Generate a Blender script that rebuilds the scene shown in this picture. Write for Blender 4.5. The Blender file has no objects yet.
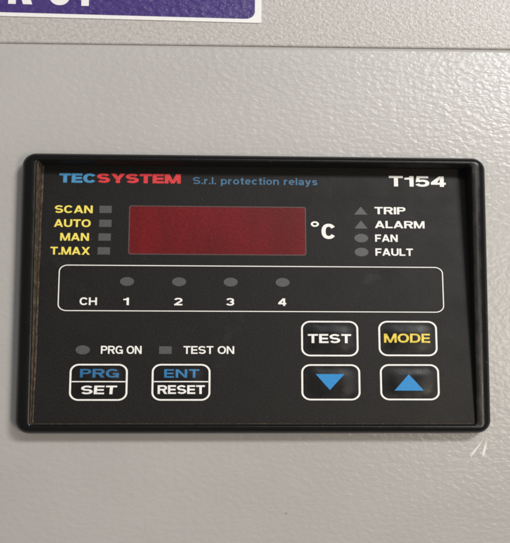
import bpy, bmesh, math, random
from mathutils import Vector
random.seed(4)
S = bpy.context.scene
COL = S.collection
MM = 0.001
R = math.radians

# ------------------------------------------------------------------ materials
def mat(name, base, rough=0.5, spec=0.5, coat=0.0, coat_rough=0.1):
    m = bpy.data.materials.new(name); m.use_nodes = True
    b = m.node_tree.nodes['Principled BSDF']
    b.inputs['Base Color'].default_value = (*base, 1)
    b.inputs['Roughness'].default_value = rough
    b.inputs['Specular IOR Level'].default_value = spec
    b.inputs['Coat Weight'].default_value = coat
    b.inputs['Coat Roughness'].default_value = coat_rough
    return m

class NT:
    """Small helper for wiring nodes."""
    vary = False
    def __init__(self, m):
        self.t = m.node_tree; self.b = self.t.nodes['Principled BSDF']
        self.tc = self.t.nodes.new('ShaderNodeTexCoord')
    def link(self, a, b): self.t.links.new(a, b)
    def coords(self, scale):
        mp = self.t.nodes.new('ShaderNodeMapping'); mp.inputs['Scale'].default_value = scale
        self.link(self.tc.outputs['Object'], mp.inputs['Vector'])
        if self.vary:
            oi = self.t.nodes.new('ShaderNodeObjectInfo'); va = self.t.nodes.new('ShaderNodeVectorMath'); va.operation = 'ADD'
            sc = self.math('MULTIPLY', oi.outputs['Random'], 37.0)
            self.link(mp.outputs['Vector'], va.inputs[0]); self.link(sc, va.inputs[1]); return va.outputs['Vector']
        return mp.outputs['Vector']
    def noise(self, scale, detail=3, rough=0.55, dist=0.0):
        n = self.t.nodes.new('ShaderNodeTexNoise'); n.inputs['Scale'].default_value = 1
        n.inputs['Detail'].default_value = detail; n.inputs['Roughness'].default_value = rough
        n.inputs['Distortion'].default_value = dist
        self.link(self.coords(scale), n.inputs['Vector']); return n.outputs['Fac']
    def voronoi(self, scale):
        n = self.t.nodes.new('ShaderNodeTexVoronoi'); n.inputs['Scale'].default_value = 1
        self.link(self.coords(scale), n.inputs['Vector']); return n.outputs['Distance']
    def ramp(self, fac, stops):
        r = self.t.nodes.new('ShaderNodeValToRGB'); e = r.color_ramp.elements
        while len(e) < len(stops): e.new(0.5)
        for el, (p, c) in zip(e, stops):
            el.position = p; el.color = (*c, 1) if len(c) == 3 else c
        self.link(fac, r.inputs['Fac']); return r.outputs['Color']
    def maprange(self, fac, a, b, c, d):
        r = self.t.nodes.new('ShaderNodeMapRange')
        for k, v in zip(('From Min', 'From Max', 'To Min', 'To Max'), (a, b, c, d)): r.inputs[k].default_value = v
        self.link(fac, r.inputs['Value']); return r.outputs['Result']
    def math(self, op, a, b):
        n = self.t.nodes.new('ShaderNodeMath'); n.operation = op
        for i, v in enumerate((a, b)):
            if isinstance(v, (int, float)): n.inputs[i].default_value = v
            else: self.link(v, n.inputs[i])
        return n.outputs[0]
    def mix(self, fac, a, b):
        n = self.t.nodes.new('ShaderNodeMix'); n.data_type = 'RGBA'
        self.link(fac, n.inputs['Factor'])
        for s, v in (('A', a), ('B', b)):
            i = [x for x in n.inputs if x.name == s and x.type == 'RGBA'][0]
            if isinstance(v, tuple): i.default_value = (*v, 1)
            else: self.link(v, i)
        return [x for x in n.outputs if x.type == 'RGBA'][0]
    def bump(self, h, strength, dist, prev=None):
        n = self.t.nodes.new('ShaderNodeBump'); n.inputs['Strength'].default_value = strength
        n.inputs['Distance'].default_value = dist
        self.link(h, n.inputs['Height'])
        if prev is not None: self.link(prev, n.inputs['Normal'])
        return n.outputs['Normal']
    def normal(self, n): self.link(n, self.b.inputs['Normal'])
    def base(self, c): self.link(c, self.b.inputs['Base Color'])
    def rough(self, f): self.link(f, self.b.inputs['Roughness'])

def door_paint():
    m = mat('grey_powder_coat', (0.5, 0.48, 0.45), 0.5, 0.35, 0.75, 0.30)
    n = NT(m)
    big = n.noise((450, 450, 720), 1.5, 0.5, 0.25)
    fine = n.noise((900, 900, 1500), 2.0, 0.5)
    peel = n.math('ADD', big, n.math('MULTIPLY', fine, 0.15))
    n.normal(n.bump(peel, 0.10, 0.0012))
    n.link(n.bump(peel, 0.31, 0.0008), n.b.inputs['Coat Normal'])
    tone = n.noise((14, 14, 20), 4, 0.6)
    speck = n.maprange(n.voronoi((95, 95, 130)), 0.035, 0.06, 0.8, 0.0)
    grime = n.maprange(n.noise((60, 60, 70), 2), 0.6, 0.66, 0.0, 1.0)
    c = n.ramp(tone, [(0.3, (0.412, 0.396, 0.377)), (0.7, (0.452, 0.436, 0.417))])
    n.base(n.mix(n.math('MULTIPLY', speck, grime), c, (0.3, 0.28, 0.25)))
    return m

def frame_paint():
    m = mat('beige_grey_stipple_coat', (0.47, 0.44, 0.40), 0.36, 0.5)
    n = NT(m)
    a = n.noise((800, 800, 1150), 2.0, 0.6)
    n.normal(n.bump(a, 0.40, 0.0006))
    c = n.ramp(n.noise((760, 760, 1050), 2), [(0.32, (0.405, 0.382, 0.358)), (0.62, (0.495, 0.476, 0.455))])
    n.base(c)
    return m

def face_film():
    m = mat('black_overlay_film', (0.016, 0.015, 0.0145), 0.42, 0.19)
    n = NT(m)
    g = n.noise((1900, 1900, 2300), 3, 0.7)
    wv = n.noise((120, 120, 160), 2)
    n.normal(n.bump(g, 0.28, 0.0001, n.bump(wv, 0.10, 0.0006)))
    scuff = n.maprange(n.noise((45, 45, 60), 5, 0.7), 0.62, 0.8, 0.0, 0.16)
    speck = n.maprange(n.voronoi((210, 210, 260)), 0.03, 0.06, 0.35, 0.0)
    keep = n.maprange(n.noise((50, 50, 50), 2), 0.58, 0.62, 0.0, 1.0)
    mote = n.maprange(n.voronoi((800, 800, 950)), 0.06, 0.16, 0.16, 0.0)
    mote = n.math('MULTIPLY', mote, n.maprange(n.noise((160, 160, 190), 3), 0.42, 0.6, 0.0, 1.0))
    f = n.math('ADD', n.math('ADD', scuff, mote), n.math('MULTIPLY', speck, keep))
    n.base(n.mix(f, n.ramp(g, [(0.33, (0.0055, 0.0049, 0.0046)), (0.67, (0.018, 0.016, 0.0148))]), (0.13, 0.124, 0.118)))
    n.rough(n.maprange(n.noise((80, 80, 90), 4), 0.3, 0.7, 0.42, 0.56))
    return m

def bezel_plastic():
    m = mat('black_bezel_plastic', (0.0042, 0.004, 0.004), 0.25, 0.27)
    n = NT(m)
    n.normal(n.bump(n.noise((1500, 1500, 1500), 2), 0.18, 0.0001))
    speck = n.maprange(n.voronoi((330, 330, 330)), 0.06, 0.11, 0.6, 0.0)
    keep = n.maprange(n.noise((90, 90, 90), 2), 0.55, 0.62, 0.0, 1.0)
    n.base(n.mix(n.math('MULTIPLY', speck, keep), (0.0042, 0.004, 0.004), (0.11, 0.10, 0.085)))
    n.rough(n.maprange(n.noise((150, 150, 150), 4), 0.3, 0.7, 0.2, 0.32))
    return m

def dusty_plastic():
    m = mat('dust_in_bezel_corner', (0.06, 0.045, 0.03), 0.8, 0.2)
    n = NT(m)
    f = n.noise((900, 900, 480), 5, 0.7)
    n.base(n.ramp(f, [(0.3, (0.02, 0.016, 0.012)), (0.5, (0.075, 0.055, 0.038)), (0.72, (0.20, 0.155, 0.11))]))
    n.normal(n.bump(n.noise((2500, 2500, 2500), 2), 0.5, 0.0002))
    return m

def red_window():
    m = mat('red_filter_window', (0.12, 0.012, 0.015), 0.27, 0.3)
    n = NT(m)
    a = n.noise((1700, 1700, 2100), 2, 0.6)
    n.normal(n.bump(a, 0.2, 0.00015))
    fine = n.ramp(n.noise((900, 900, 1400), 3), [(0.3, (0.12, 0.005, 0.007)), (0.7, (0.185, 0.009, 0.011))])
    n.base(n.mix(n.maprange(n.noise((75, 75, 30), 2), 0.4, 0.62, 0.0, 0.38), fine, (0.055, 0.005, 0.006)))
    return m

def print_ink(name, c, amt=0.12, rough=0.5):
    m = mat(name, c, rough, 0.4)
    n = NT(m)
    d = tuple(x * (1 - 2 * amt) for x in c)
    n.base(n.ramp(n.noise((1400, 1400, 1400), 3), [(0.35, d), (0.6, c)]))
    return m

def purple_sticker():
    m = mat('purple_sign_film', (0.055, 0.03, 0.18), 0.3, 0.5)
    n = NT(m)
    a = n.noise((420, 420, 620), 2.0, 0.55)
    n.normal(n.bump(a, 0.4, 0.0009))
    n.base(n.ramp(n.noise((700, 700, 700), 2), [(0.3, (0.047, 0.026, 0.155)), (0.7, (0.062, 0.036, 0.19))]))
    return m

M = dict(
    door=door_paint(), frame=frame_paint(), face=face_film(), bezel=bezel_plastic(), dust=dusty_plastic(),
    red=red_window(), purple=purple_sticker(),
    white=print_ink('white_print', (0.90, 0.88, 0.84), 0.06),
    yellow=print_ink('yellow_print', (0.90, 0.74, 0.12), 0.08),
    amber=print_ink('amber_print', (0.88, 0.66, 0.07), 0.16),
    blue=print_ink('blue_print', (0.022, 0.19, 0.43)),
    logoblue=print_ink('logo_blue_print', (0.06, 0.28, 0.54)),
    dimblue=print_ink('dim_blue_print', (0.05, 0.16, 0.29)),
    reflblue=print_ink('blue_print_reflection_tint', (0.02, 0.145, 0.32)),  # PRG's blue, darker than ENT's: membrane reflection put into the tint
    arrow=print_ink('bright_blue_print', (0.010, 0.245, 0.60), 0.08),
    logored=print_ink('logo_red_print', (0.72, 0.038, 0.045)),
    led=print_ink('grey_indicator_window', (0.085, 0.085, 0.087), 0.1, 0.45),
    rim=print_ink('dull_red_window_edge', (0.10, 0.055, 0.055)),
    signwhite=print_ink('sign_white', (0.82, 0.81, 0.80), 0.03),
    scratch=print_ink('scratch_painted_glint', (0.78, 0.76, 0.72), 0.05),  # scratches, with their specular glint painted in as near-white colour
)
def worn_lip():
    m = mat('worn_bezel_lip', (0.02, 0.018, 0.016), 0.42, 0.4)
    n = NT(m)
    f = n.noise((420, 420, 150), 5, 0.7)
    n.base(n.ramp(f, [(0.35, (0.006, 0.0055, 0.005)), (0.55, (0.018, 0.016, 0.014)), (0.75, (0.05, 0.043, 0.036))]))
    n.normal(n.bump(n.noise((1800, 1800, 1800), 2), 0.3, 0.00012))
    return m
def dome_film():
    m = mat('glossy_button_film', (0.009, 0.0085, 0.0085), 0.3, 0.22)
    n = NT(m); n.vary = True
    n.normal(n.bump(n.noise((190, 190, 240), 1), 0.22, 0.0006, n.bump(n.noise((2200, 2200, 2200), 2), 0.2, 0.0001)))
    n.rough(n.maprange(n.noise((200, 200, 200), 3), 0.3, 0.7, 0.28, 0.42))
    return m
M['dome'] = dome_film()
M['lip'] = worn_lip()
M['matt'] = print_ink('matt_black_plastic', (0.006, 0.0056, 0.0053), 0.2, 0.75)

# ------------------------------------------------------------------ object helpers
def link(name, bm, m, parent=None, loc=(0, 0, 0), rx=0.0, smooth=False):
    me = bpy.data.meshes.new(name)
    bmesh.ops.recalc_face_normals(bm, faces=bm.faces)
    if smooth:
        for f in bm.faces: f.smooth = True
    bm.to_mesh(me); bm.free()
    for x in (m if isinstance(m, list) else [m]): me.materials.append(x)
    o = bpy.data.objects.new(name, me); COL.objects.link(o)
    o.location = loc; o.rotation_euler = (rx, 0, 0)
    if parent: o.parent = parent
    return o

def empty(name, loc, label, cat):
    o = bpy.data.objects.new(name, None); COL.objects.link(o)
    o.empty_display_size = 0.02
    o.location = loc; o['label'] = label; o['category'] = cat
    return o

def rrect(a, b, rx, ry, n=8, cx=0, cz=0):
    """Rounded rectangle outline (half sizes a, b), counter-clockwise."""
    pts = []
    for (sx, sz, a0) in ((1, 1, 0), (-1, 1, 90), (-1, -1, 180), (1, -1, 270)):
        for k in range(n + 1):
            t = R(a0 + 90 * k / n)
            pts.append((cx + sx * (a - rx) + rx * math.cos(t), cz + sz * (b - ry) + ry * math.sin(t)))
    return pts

def prism(bm, pts, n0, n1, edge=0.0):
    """Plate with outline pts (mm) between heights n0 and n1 (mm, towards the viewer = -Y)."""
    lo = [bm.verts.new((x * MM, -n0 * MM, z * MM)) for x, z in pts]
    hi = [bm.verts.new((x * MM, -n1 * MM, z * MM)) for x, z in pts]
    bm.faces.new(hi); bm.faces.new(lo[::-1])
    for i in range(len(pts)):
        j = (i + 1) % len(pts)
        bm.faces.new((lo[i], lo[j], hi[j], hi[i]))

def ringprism(bm, outer, inner, n0, n1):
    k = len(outer)
    def row(p, h): return [bm.verts.new((x * MM, -h * MM, z * MM)) for x, z in p]
    o0, o1, i0, i1 = row(outer, n0), row(outer, n1), row(inner, n0), row(inner, n1)
    for i in range(k):
        j = (i + 1) % k
        bm.faces.new((o1[i], o1[j], i1[j], i1[i])); bm.faces.new((o0[i], i0[i], i0[j], o0[j]))
        bm.faces.new((o0[i], o0[j], o1[j], o1[i])); bm.faces.new((i0[i], i1[i], i1[j], i0[j]))

def loft(bm, rings, closed_end=False):
    rows = [[bm.verts.new((x * MM, -h * MM, z * MM)) for x, z in p] for p, h in rings]
    faces = []
    for r0, r1 in zip(rows, rows[1:]):
        k = len(r0); fs = []
        for i in range(k):
            j = (i + 1) % k
            fs.append(bm.faces.new((r0[i], r0[j], r1[j], r1[i])))
        faces.append(fs)
    return rows, faces

# ------------------------------------------------------------------ lettering: a wide bold grotesque drawn as polygons and pen strokes
def _arc(cx, cz, rx, rz, a0, a1, n=14, e=2.3):
    out = []
    for i in range(n + 1):
        t = R(a0 + (a1 - a0) * i / n); c, s = math.cos(t), math.sin(t)
        out.append((cx + rx * math.copysign(abs(c) ** (2 / e), c), cz + rz * math.copysign(abs(s) ** (2 / e), s)))
    return out
def _box(x0, z0, x1, z1): return ('p', [(x0, z0), (x1, z0), (x1, z1), (x0, z1)])
def _mir(w, p): return ('p', [(w - x, z) for x, z in p[1]])
def glyph(ch, v, h):
    """(width, primitives) of one character with capital height 1, stem v and bar h."""
    V, Hh = v / 2, h / 2
    def full(w, top=1.0): return w / 2, top / 2, w / 2 - V, top / 2 - Hh
    if ch == ' ': return 0.36, []
    if ch == '.': return v, [_box(0, 0, v, h * 1.15)]
    if ch == 'T': w = .92; return w, [_box(0, 1 - h, w, 1), _box(w / 2 - V, 0, w / 2 + V, 1)]
    if ch == 'E': w = .86; return w, [_box(0, 0, v, 1), _box(0, 0, w, h), _box(0, .5 - Hh, w * .94, .5 + Hh), _box(0, 1 - h, w * .98, 1)]
    if ch == 'F': w = .82; return w, [_box(0, 0, v, 1), _box(0, .46 - Hh, w * .92, .46 + Hh), _box(0, 1 - h, w, 1)]
    if ch == 'L': w = .80; return w, [_box(0, 0, v, 1), _box(0, 0, w, h)]
    if ch == 'H': w = 1.0; return w, [_box(0, 0, v, 1), _box(w - v, 0, w, 1), _box(0, .5 - Hh, w, .5 + Hh)]
    if ch == 'I': return v, [_box(0, 0, v, 1)]
    if ch == 'N': w = 1.0; return w, [_box(0, 0, v, 1), _box(w - v, 0, w, 1), ('p', [(0, 1), (w - v * 1.1, 0), (w, 0), (v * 1.1, 1)])]
    if ch == 'M':
        w = 1.2; d = ('p', [(0, 1), (w / 2 - v * .42, 0), (w / 2 + v * .42, 0), (v * 1.15, 1)])
        return w, [_box(0, 0, v * .9, 1), _box(w - v * .9, 0, w, 1), d, _mir(w, d)]
    if ch == 'A':
        w = 1.1; d = ('p', [(0, 0), (v * 1.02, 0), (w / 2 + v * .55, 1), (w / 2 - v * .55, 1)])
        return w, [d, _mir(w, d), _box(w * .24, .19, w * .76, .19 + h * .95)]
    if ch == 'Y':
        w = 1.06; d = ('p', [(0, 1), (w / 2 - V, .38), (w / 2 + V, .38), (v * 1.12, 1)])
        return w, [_box(w / 2 - V, 0, w / 2 + V, .42), d, _mir(w, d)]
    if ch == 'X':
        w = 1.05; d = ('p', [(0, 1), (w - v * 1.15, 0), (w, 0), (v * 1.15, 1)])
        return w, [d, _mir(w, d)]
    if ch == 'O': w = 1.1; return w, [('s', _arc(*full(w), 0, 360, 40), True)]
    if ch == 'C': w = 1.04; return w, [('s', _arc(*full(w), 33, 327, 36), False)]
    if ch == 'G':
        w = 1.08; return w, [('s', _arc(*full(w), 36, 318, 36), False), _box(w - v, 0, w, .53), _box(w * .54, .53 - h * .9, w, .53)]
    if ch == 'U':
        w = 1.0; return w, [('s', [(V, 1)] + _arc(w / 2, .40, w / 2 - V, .40 - Hh, 180, 360, 20) + [(w - V, 1)], False)]
    if ch == 'D':
        w = 1.02; return w, [_box(0, 0, v, 1), ('s', [(V, 1 - Hh)] + _arc(w * .45, .5, w * .55 - V, .5 - Hh, 90, -90, 24) + [(V, Hh)], False)]
    if ch in 'PR':
        w = .94 if ch == 'P' else 1.0; lo = .40
        b = [_box(0, 0, v, 1), ('s', [(V, 1 - Hh)] + _arc(w * .58, (1 + lo) / 2, w * .42 - V, (1 - lo) / 2 - Hh, 90, -90, 20) + [(V, lo + Hh)], False)]
        if ch == 'R': b.append(('p', [(w * .38, lo + h * .8), (w - v * 1.15, 0), (w * 1.02, 0), (w * .38 + v * 1.25, lo + h * .8)]))
        return w, b
    if ch in 'Ss':
        k = 1.0 if ch == 'S' else .74; w = .98 if ch == 'S' else .72
        c = _arc(w / 2, .75 * k - h / 4, w / 2 - V, .25 * k - h / 4, 22, 270, 22, 2.1) + _arc(w / 2, .25 * k + h / 4, w / 2 - V, .25 * k - h / 4, 90, -158, 22, 2.1)[1:]
        return w, [('s', c, False)]
    if ch == '1': w = .60; return w, [_box(w - v, 0, w, 1), ('p', [(0, .66), (w - v * .5, .66), (w - v * .5, 1), (w - v * .8, 1), (w - v * 1.2, .86), (0, .83)])]
    if ch == '2':
        w = .92; return w, [('s', _arc(w / 2, .69, w / 2 - V, .31 - Hh, 172, -32, 20) + [(w * .42, .32), (V * 1.05, h * .55)], False), _box(0, 0, w, h)]
    if ch == '3':
        w = .94; return w, [('s', _arc(w / 2, .75 - h / 4, w / 2 - V * 1.15, .25 - h / 4, 168, -90, 22), False), ('s', _arc(w / 2, .25 + h / 4, w / 2 - V, .25 - h / 4, 90, -168, 22), False)]
    if ch == '4':
        w = .98; x = w * .60
        return w, [_box(x, 0, x + v, 1), _box(0, .20, w, .20 + h), ('p', [(0, .20), (v * 1.1, .20), (x + .02, .80), (x + .02, 1), (x - .04, 1), (0, .20 + h * 1.1)])]
    if ch == '5':
        w = .94; return w, [_box(w * .12, 1 - h, w * .93, 1), ('p', [(w * .12, 1), (w * .04, .42), (w * .04 + v * .85, .47), (w * .12 + v * .8, 1)]),
                            ('s', _arc(w / 2, .335, w / 2 - V, .335 - Hh, 140, -165, 28), False)]
    if ch == '0': w = .98; return w, [('s', _arc(*full(w), 0, 360, 40), True)]
    q = .74                                           # lower case
    if ch == 'l': return v, [_box(0, 0, v, 1)]
    if ch == 'i': return v, [_box(0, 0, v, q), _box(0, .86, v, 1.02)]
    if ch == 'r': w = .52; return w, [_box(0, 0, v, q), ('s', _arc(w * .95, q * .5, w * .95 - V, q * .5 - Hh, 170, 92, 8), False)]
    if ch == 'o': w = .80; return w, [('s', _arc(*full(w, q), 0, 360, 30), True)]
    if ch == 'c': w = .74; return w, [('s', _arc(*full(w, q), 38, 322, 26), False)]
    if ch == 'e': w = .78; return w, [('s', _arc(*full(w, q), -4, 318, 28), False), _box(V, q / 2 - Hh * .8, w - V, q / 2 + Hh * .8)]
    if ch == 'p': w = .82; return w, [_box(0, -.26, v, q), ('s', _arc(*full(w, q), 0, 360, 30), True)]
    if ch == 't': w = .50; return w, [_box(w * .3, 0, w * .3 + v, .94), _box(0, q - h, w, q), _box(w * .3, 0, w, h)]
    if ch == 'n': w = .78; return w, [_box(0, 0, v, q), ('s', _arc(w / 2, q * .5, w / 2 - V, q * .5 - Hh, 175, 0, 18) + [(w - V, 0)], False)]
    if ch == 'a': w = .76; return w, [('s', _arc(w / 2, q * .6, w / 2 - V, q * .4 - Hh, 165, 0, 16) + [(w - V, 0)], False), ('s', _arc(w * .48, q * .27, w * .48 - V, q * .27 - Hh * .8, 0, 360, 24), True)]
    if ch == 'y':
        w = .80; d = ('p', [(0, q), (w / 2 - V * 1.1, .02), (w / 2 + V * 1.1, .02), (v * 1.1, q)])
        return w, [d, _mir(w, d), ('p', [(w / 2 - V * 1.1, .03), (w / 2 + V * 1.1, .03), (w / 2 - v * .3, -.26), (w * .12, -.26), (w * .12, -.26 + h), (w / 2 - v * .7, -.26 + h)])]
    raise ValueError(ch)

def text_mesh(body, x0, x1, z0, cap, vh=(.25, .19), n0=0.01, n1=0.06, hfun=None, gap=0.10, shear=0.0):
    """Line of lettering fitted to the width x0..x1 and capital height above the baseline z0 (mm)."""
    v, h = vh; pen = 0; parts = []
    for ch in body:
        w, prims = glyph(ch, v, h); parts.append((pen, prims)); pen += w + gap
    sx = (x1 - x0) / (pen - gap)
    bm = bmesh.new(); k = 0
    def P(x, z): return x0 + x * sx + shear * z * cap, z0 + z * cap
    for ox, prims in parts:
        for k, pr in enumerate(prims):
            top = n1 + 0.004 * k
            if pr[0] == 'p':
                prism(bm, [P(ox + x, z) for x, z in pr[1]], n0, top)
            else:
                c, closed = pr[1], pr[2]
                if closed: c = c[:-1]
                m = len(c); L = []; Rr = []
                for i, (x, z) in enumerate(c):
                    a = c[(i - 1) % m] if (closed or i) else c[i]
                    b = c[(i + 1) % m] if (closed or i < m - 1) else c[i]
                    tx, tz = b[0] - a[0], b[1] - a[1]; l = math.hypot(tx, tz) or 1
                    nx, nz = -tz / l, tx / l
                    L.append(P(ox + x + nx * v / 2, z + nz * h / 2)); Rr.append(P(ox + x - nx * v / 2, z - nz * h / 2))
                row = lambda pts, hh: [bm.verts.new((x * MM, -hh * MM, z * MM)) for x, z in pts]
                l1, r1, l0, r0 = row(L, top), row(Rr, top), row(L, n0), row(Rr, n0)
                for i in range(m if closed else m - 1):
                    j = (i + 1) % m
                    bm.faces.new((l1[i], r1[i], r1[j], l1[j])); bm.faces.new((l1[i], l1[j], l0[j], l0[i])); bm.faces.new((r1[i], r0[i], r0[j], r1[j]))
                if not closed:
                    bm.faces.new((l1[0], l0[0], r0[0], r1[0])); bm.faces.new((l1[-1], r1[-1], r0[-1], l0[-1]))
    if hfun:
        bmesh.ops.triangulate(bm, faces=bm.faces)
        for ax, lo, hi in ((0, x0, x1), (2, z0, z0 + cap)):
            n = max(2, int((hi - lo) / 0.45))
            for i in range(1, n):
                co = [0, 0, 0]; no = [0, 0, 0]; co[ax] = (lo + (hi - lo) * i / n) * MM; no[ax] = 1
                bmesh.ops.bisect_plane(bm, geom=bm.verts[:] + bm.edges[:] + bm.faces[:], plane_co=co, plane_no=no, dist=1e-8)
        for q in bm.verts: q.co.y -= hfun(q.co.x / MM, q.co.z / MM) * MM
    return bm

# ------------------------------------------------------------------ the cabinet
WALL = 4.0                                    # door skin lies 4 mm behind the relay's bezel edge
cab = empty('electrical_cabinet', (0, WALL * MM, 0), 'grey powder coated steel cabinet behind the black relay', 'cabinet')
cab.rotation_euler = (0, R(-0.2), 0)

SEAM = 79.45
def sheet_profile(bm, prof, x0, x1):
    nx = 12
    rows = [[bm.verts.new(((x0 + (x1 - x0) * i / nx) * MM, y * MM, z * MM)) for i in range(nx + 1)] for y, z in prof]
    for r0, r1 in zip(rows, rows[1:]):
        for i in range(nx): bm.faces.new((r0[i], r0[i + 1], r1[i + 1], r1[i]))
bm = bmesh.new()
rr = 1.5
prof = [(18, -420), (0, -420), (0, SEAM - 26), (0.0, SEAM - 14), (0.12, SEAM - 7)]
for k in range(0, 10):
    t = R(90 * k / 9)
    prof.append((0.2 + rr * (1 - math.cos(t)), SEAM - rr + rr * math.sin(t)))
prof.append((18, SEAM))
sheet_profile(bm, prof, -420, 420)
door = link('door', bm, M['door'], cab, smooth=True)
bm = bmesh.new()
FB = SEAM + 0.25
prof = [(18, FB)]
for k in range(0, 7):
    t = R(90 * k / 6)
    prof.append((1.35 + 0.7 * (1 - math.sin(t)), FB + 0.7 * (1 - math.cos(t))))
prof += [(1.35, FB + 20), (1.35, 330), (18, 330)]
sheet_profile(bm, prof, -420, 420)
link('frame_panel', bm, M['frame'], cab, smooth=True)
bm = bmesh.new()
prism(bm, [(-420, -420), (420, -420), (420, 330), (-420, 330)], -24, -18.5)
link('back_plate', bm, M['frame'], cab)

# scratches in the paint below the relay's right corner
def streak(pts, w):
    bm = bmesh.new(); L = []; n = len(pts)
    for i, (x, z) in enumerate(pts):
        ww = w * (0.15 + 0.85 * math.sin(math.pi * ((i + 0.5) / n) ** 1.6)) * random.uniform(0.75, 1.2)
        L.append((x - ww, x + ww, z))
    lo = [[bm.verts.new((a * MM, -0.03 * MM, z * MM)), bm.verts.new(((a + b) / 2 * MM, -0.075 * MM, z * MM)), bm.verts.new((b * MM, -0.03 * MM, z * MM))] for a, b, z in L]
    for p, q in zip(lo, lo[1:]):
        for i in (0, 1): bm.faces.new((p[i], p[i + 1], q[i + 1], q[i]))
    return bm
def wob(p0, p1, n=14, a=0.12):
    return [(p0[0] + (p1[0] - p0[0]) * i / n + random.uniform(-a, a), p0[1] + (p1[1] - p0[1]) * i / n) for i in range(n + 1)]
for p0, p1, w in (((71.2, -44.2), (66.4, -50.2), 0.24), ((70.6, -45.3), (66.0, -51.0), 0.18), ((68.7, -47.0), (65.9, -50.3), 0.2), ((66.4, -50.8), (65.0, -52.4), 0.14),
                  ((71.8, -43.9), (70.0, -50.6), 0.26), ((71.3, -46.0), (70.4, -50.2), 0.3), ((71.9, -45.0), (70.9, -49.0), 0.16)):
    link('scratch', streak(wob(p0, p1, 18, 0.05), w), M['scratch'], door)

# ------------------------------------------------------------------ the sign above
sign = empty('sign', (-70 * MM, (WALL + 1.35) * MM, 87.95 * MM), 'purple sign with white border and white lettering above the relay', 'sign')
sign.rotation_euler = (0, R(0.575), 0)
bm = bmesh.new(); prism(bm, rrect(71.8, 22, 0.6, 0.6, 3, 0, 22), 0.02, 0.35); link('border', bm, M['signwhite'], sign)
bm = bmesh.new(); prism(bm, rrect(69.7, 20.75, 3.0, 2.4, 8, 0, 22.0), 0.30, 0.45); link('panel', bm, M['purple'], sign)
link('lettering', text_mesh('R 01', -8.9, 16.6, 4.0, 9.5, (.32, .22), 0.40, 0.52, gap=.16), M['signwhite'], sign)

# ------------------------------------------------------------------ the relay
relay = empty('protection_relay', (0, WALL * MM, 0), 'black temperature protection relay with red display window and six buttons', 'control unit')
TILT = 0.063                                   # the face leans back: the recess is deeper at the top
def H(n): return WALL + n                     # heights above the bezel edge plane -> above the door skin
A, B = 72.0, 42.7
rings = []
def ring(a, b, rx, ry, h): rings.append((rrect(a, b, rx, ry, 10), h))
ring(A - 0.25, B - 0.25, 4.4, 4.0, 0.03); ring(A, B, 4.5, 4.1, 0.5); ring(A, B, 4.5, 4.1, 2.6)
DX, DZ, DH = 3.4, 2.1, 4.0
for k in range(1, 11):
    t = k / 10 * R(90)
    i = 1 - math.cos(t); h = math.sin(t) ** 0.9
    ring(A - DX * i, B - DZ * i, max(4.5 - 3.3 * i, 1.1), max(4.1 - 3.1 * i, 1.0), 2.6 + DH * h)
for k in range(1, 6):                         # inner lip
    t = k / 5 * R(80)
    ring(A - DX - 1.6 * math.sin(t), B - DZ - 0.68 * math.sin(t), 1.0, 0.9, 6.6 - 0.6 * (1 - math.cos(t)))
ring(A - DX - 1.8, B - DZ - 0.74, 0.9, 0.8, 4.2)
ring(A - DX - 2.0, B - DZ - 0.8, 0.8, 0.7, -1.5)
bm = bmesh.new()
rows, faces = loft(bm, rings)
bm.verts.ensure_lookup_table()
for fs in faces[-2:]:                         # the left and lower inner walls have collected dust
    for f in fs:
        c = f.calc_center_median()
        f.material_index = 1 if c.x < -(A - DX - 2.2) * MM and abs(c.z) < 41 * MM else 3
for fs in faces[-7:-2]:
    for f in fs:
        if f.calc_center_median().x > (A - DX - 2.2) * MM: f.material_index = 2
link('bezel', bm, [M['bezel'], M['dust'], M['lip'], M['matt']], relay, smooth=True)
me = bpy.data.objects['bezel'].data
me.set_sharp_from_angle(angle=R(50))

TA = -math.atan(TILT)
def face_y(z): return (0.0012 - WALL * MM) + TILT * z * MM
def facepart(name, bm, m, parent=None, x=0.0, z=0.0, smooth=False):
    """Part lying on the face; its mesh is given in mm about the face point (x, z)."""
    if parent is None or parent is relay:
        return link(name, bm, m, relay, (x * MM, face_y(z), z * MM), TA, smooth)
    return link(name, bm, m, parent, ((x - parent['px']) * MM, 0, (z - parent['pz']) * MM), 0, smooth)

bm = bmesh.new(); prism(bm, rrect(66.85, 40.0, 0.7, 0.7, 3), -2.0, 0.0)
facepart('face_plate', bm, M['face'])
# fluff and dust caught along the left and lower foot of the bezel
def dust_strip(pts, w, axis):
    bm = bmesh.new(); rows = []; u = 0.7
    for (x, z) in pts:
        u = 0.93 * u + 0.07 * random.uniform(-0.6, 2.2); a = w * u; h = 0.05 + 0.06 * u
        d = (a, 0) if axis == 'x' else (0, a)
        rows.append([bm.verts.new((x * MM, -0.01 * MM, z * MM)), bm.verts.new(((x + d[0] * .4) * MM, -h * MM, (z + d[1] * .4) * MM)), bm.verts.new(((x + d[0]) * MM, -0.01 * MM, (z + d[1]) * MM))])
    for p, q in zip(rows, rows[1:]):
        for i in (0, 1): bm.faces.new((p[i], p[i + 1], q[i + 1], q[i]))
    return bm
facepart('dust', dust_strip([(-66.6, -39.5 + 79 * i / 160) for i in range(161)], 0.6, 'x'), M['dust'])
facepart('dust', dust_strip([(-66.0 + 132 * i / 220, -39.82) for i in range(221)], 0.22, 'z'), M['dust'])

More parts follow.
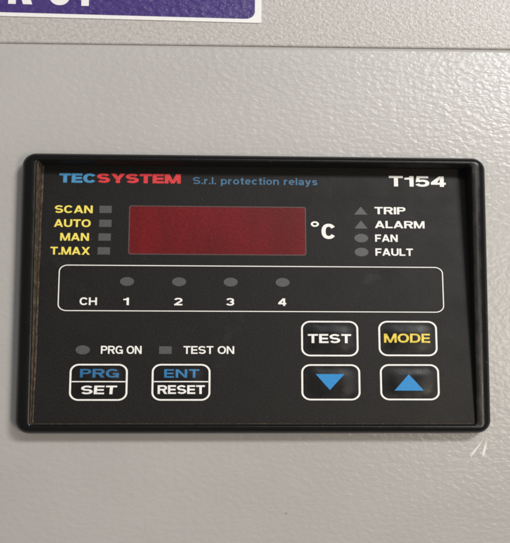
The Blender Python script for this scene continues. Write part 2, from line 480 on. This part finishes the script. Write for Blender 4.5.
BOLD, HEAVY, MEDIUM, LIGHT = (.25, .19), (.31, .235), (.22, .18), (.16, .13)
def lettering(body, x0, x1, z0, cap, m, vh=BOLD, parent=None, hfun=None, **kw):
    if parent:
        px, pz = parent['px'], parent['pz']
        return link('lettering', text_mesh(body, x0 - px, x1 - px, z0 - pz, cap, vh, hfun=hfun, **kw), M[m], parent)
    X = (x0 + x1) / 2
    return facepart('lettering', text_mesh(body, x0 - X, x1 - X, 0, cap, vh, **kw), M[m], None, X, z0)

# header
lettering('TEC', -61.1, -49.65, 34.2, 3.0, 'logoblue', HEAVY, gap=.05)
lettering('SYSTEM', -49.45, -23.4, 34.25, 3.0, 'logored', HEAVY, gap=.05)
lettering('S.r.l. protection relays', -19.6, 19.5, 34.15, 2.25, 'dimblue', (.21, .16), gap=.15)
lettering('T154', 42.2, 60.3, 34.05, 3.4, 'white', (.27, .2))
# display and unit
bm = bmesh.new(); ringprism(bm, rrect(27.55, 7.75, 0.8, 0.7, 5), rrect(27.2, 7.45, 0.6, 0.5, 5), -0.05, 0.09)
dw = facepart('display_window', bm, M['rim'], None, -11.75, 19.4)
bm = bmesh.new(); prism(bm, rrect(27.25, 7.5, 0.6, 0.5, 5), -0.05, 0.03)
link('pane', bm, M['red'], dw)
bm = bmesh.new(); ringprism(bm, rrect(1.28, 0.88, 1.28, 0.88, 8), rrect(0.62, 0.38, 0.62, 0.38, 8), 0.01, 0.07)
facepart('degree_mark', bm, M['white'], None, 18.55, 21.7)
lettering('C', 20.6, 25.1, 17.0, 4.85, 'white', (.3, .2))

# mode legends with square indicators
def shape_bm(kind):
    bm = bmesh.new()
    if kind == 'square': prism(bm, [(-1.9, -1.15), (1.9, -1.15), (1.9, 1.15), (-1.9, 1.15)], -0.05, 0.05)
    elif kind == 'round': prism(bm, [(2.15 * math.cos(R(a)), 1.37 * math.sin(R(a))) for a in range(0, 360, 10)], -0.05, 0.05)
    else: prism(bm, [(-2.1, -1.3), (2.1, -1.3), (0, 1.3)], -0.05, 0.05)
    return bm
proto = {}
def indicator(kind, x, z, parent=None):
    if kind not in proto:
        o = facepart('indicator_light', shape_bm(kind), M['led'], None, x, z); proto[kind] = o
    else:
        o = proto[kind].copy(); COL.objects.link(o)
    if parent:
        o.parent = parent; o.rotation_euler = (0, 0, 0); o.location = ((x - parent['px']) * MM, 0, (z - parent['pz']) * MM)
    else:
        o.parent = relay; o.rotation_euler = (TA, 0, 0); o.location = (x * MM, face_y(z), z * MM)
    return o
for body, x0, x1, z in (('SCAN', -62.15, -50.5, 24.55), ('AUTO', -62.25, -51.0, 20.15), ('MAN', -60.2, -51.4, 15.85), ('T.MAX', -63.05, -51.0, 11.5)):
    lettering(body, x0, x1, z, 2.42, 'yellow')
for x, z in ((-46.54, 25.8), (-46.48, 21.4), (-46.6, 17.07), (-46.74, 12.75)): indicator('square', x, z)
# alarm legends
for body, x1, z, k in (('TRIP', 47.2, 25.05, 'triangle'), ('ALARM', 53.1, 20.6, 'triangle'), ('FAN', 44.5, 16.25, 'round'), ('FAULT', 49.2, 11.85, 'round')):
    lettering(body, 37.4, x1, z, 2.3, 'white')
    indicator(k, 33.05, z + 1.1, None)
# channel panel
bm = bmesh.new()
ringprism(bm, rrect(59.35, 7.15, 2.7, 2.1, 8), rrect(59.03, 6.88, 2.4, 1.85, 8), -0.05, 0.06)
cp = facepart('channel_panel', bm, M['white'], None, -0.92, 1.25); cp['px'], cp['pz'] = -0.92, 1.25
for i, x in enumerate((-39.4, -23.5, -7.65, 8.37)):
    indicator('round', x, 3.28, cp)
    w = 1.25 if i else 0.85
    lettering(str(i + 1), x - 0.15 - w, x - 0.15 + w, -4.0, 2.3, 'white', BOLD, cp)
lettering('CH', -53.65, -48.4, -4.05, 2.35, 'white', MEDIUM, cp)
# programming legends
indicator('round', -52.26, -17.65); indicator('square', -27.36, -17.65)
lettering('PRG ON', -46.8, -34.55, -18.8, 2.4, 'white', (.23, .165))
lettering('TEST ON', -21.9, -6.5, -18.75, 2.35, 'white', (.22, .165))

# buttons
def button(cx, cz, a, b, label, split=False):
    Hh = 0.42
    def hf(x, z):
        s = (abs(x / a) ** 3 + abs(z / b) ** 3) ** (1 / 3)
        s = min(max((s - 0.35) / 0.58, 0), 1)
        return 0.025 + Hh * (1 - s * s * (3 - 2 * s))
    bm = bmesh.new(); rows = []
    for k in range(0, 15):
        q = 1 - k / 15
        p = rrect(a * q, b * q, 2.6 * q, 2.3 * q, 8)
        rows.append((p, 0))
    rws = [[bm.verts.new((x * MM, -(hf(x, z) - (0.06 if k == 0 else 0)) * MM, z * MM)) for x, z in p] for k, (p, _) in enumerate(rows)]
    for r0, r1 in zip(rws, rws[1:]):
        for i in range(len(r0)):
            j = (i + 1) % len(r0); bm.faces.new((r0[i], r0[j], r1[j], r1[i]))
    bm.faces.new(rws[-1])
    o = facepart('button', bm, M['dome'], None, cx, cz, smooth=True)
    o['px'], o['pz'] = cx, cz; o['label'] = label
    bm = bmesh.new()
    ringprism(bm, rrect(a, b, 2.8, 2.4, 8), rrect(a - 0.56, b - 0.47, 2.3, 1.95, 8), -0.03, 0.09)
    link('outline', bm, M['white'], o)
    if split:
        bm = bmesh.new(); n = 24; rows = []
        for i in range(n + 1):
            x = -(a - 0.65) + 2 * (a - 0.65) * i / n
            z = 0.18; w = 0.17
            rows.append([bm.verts.new((x * MM, -(hf(x, zz) + 0.05) * MM, zz * MM)) for zz in (z - w, z + w)])
        for p, q in zip(rows, rows[1:]): bm.faces.new((p[0], q[0], q[1], p[1]))
        link('dividing_line', bm, M['white'], o)
    o_h = hf
    return o, o_h
o, h = button(-47.25, -27.33, 8.7, 5.5, 'button with blue PRG over white SET', True)
lettering('PRG', -52.85, -41.2, -25.95, 2.6, 'reflblue', BOLD, o, h)
lettering('SET', -52.5, -41.8, -30.9, 2.55, 'white', BOLD, o, h, shear=0.08)
o, h = button(-22.5, -27.3, 8.85, 5.5, 'button with blue ENT over white RESET', True)
lettering('ENT', -27.6, -17.0, -25.95, 2.55, 'blue', MEDIUM, o, h, gap=.14)
lettering('RESET', -29.5, -15.3, -30.8, 2.6, 'white', BOLD, o, h)
o, h = button(22.75, -14.0, 8.8, 5.42, 'button marked TEST in white')
lettering('TEST', 16.0, 29.3, -15.4, 2.75, 'white', BOLD, o, h)
o, h = button(46.85, -13.9, 9.1, 5.4, 'button marked MODE in yellow')
lettering('MODE', 39.45, 53.7, -15.2, 2.75, 'amber', (.24, .18), o, h)
def arrow(parent, h, pts):
    bm = bmesh.new(); px, pz = parent['px'], parent['pz']
    prism(bm, [(x - px, z - pz) for x, z in pts], 0.3, 0.62); link('arrow', bm, M['arrow'], parent)
o, h = button(22.9, -27.25, 9.0, 5.44, 'button with blue arrow pointing down')
arrow(o, h, [(18.2, -24.8), (22.5, -29.6), (27.0, -24.8)])
o, h = button(47.05, -27.2, 9.1, 5.45, 'button with blue arrow pointing up')
arrow(o, h, [(42.2, -29.75), (51.2, -29.75), (46.7, -24.8)])

# ------------------------------------------------------------------ light
w = bpy.data.worlds.new('World'); S.world = w; w.use_nodes = True
bg = w.node_tree.nodes['Background']
bg.inputs['Color'].default_value = (1.0, 0.985, 0.965, 1); bg.inputs['Strength'].default_value = 0.245
def lamp(name, az, el, dist, size, power, col, target=(0, 0, 0)):
    l = bpy.data.lights.new(name, 'AREA'); l.shape = 'RECTANGLE'; l.size, l.size_y = size
    l.energy = power; l.color = col
    o = bpy.data.objects.new(name, l); COL.objects.link(o)
    a, e = R(az), R(el)
    p = Vector((math.sin(a) * math.cos(e), -math.cos(a) * math.cos(e), math.sin(e))) * dist + Vector(target)
    o.location = p; o.rotation_euler = (Vector(target) - p).to_track_quat('-Z', 'Y').to_euler()
    return o
lamp('ceiling_lamp', 32, 25, 1.3, (0.34, 0.16), 10.5, (1.0, 0.985, 0.965))
lamp('ceiling_tube', 18, 30, 1.6, (0.9, 0.07), 4.0, (0.93, 0.97, 1.0))
lamp('side_lamp', 29, -10, 1.2, (0.2, 0.4), 4.6, (1.0, 0.88, 0.74))

# ------------------------------------------------------------------ camera
cam = bpy.data.cameras.new('camera'); co = bpy.data.objects.new('camera', cam); COL.objects.link(co)
cam.sensor_fit = 'VERTICAL'; cam.angle = R(34); cam.clip_start = 0.01; cam.clip_end = 50
co.location = (-0.0112, -0.2711, -0.0199); co.rotation_euler = (R(95.55), R(-0.13), R(-2.33))
S.camera = co
S.view_settings.view_transform = 'Standard'; S.view_settings.look = 'None'
S.cycles.filter_width = 2.0
S.view_settings.exposure = 0; S.view_settings.gamma = 1
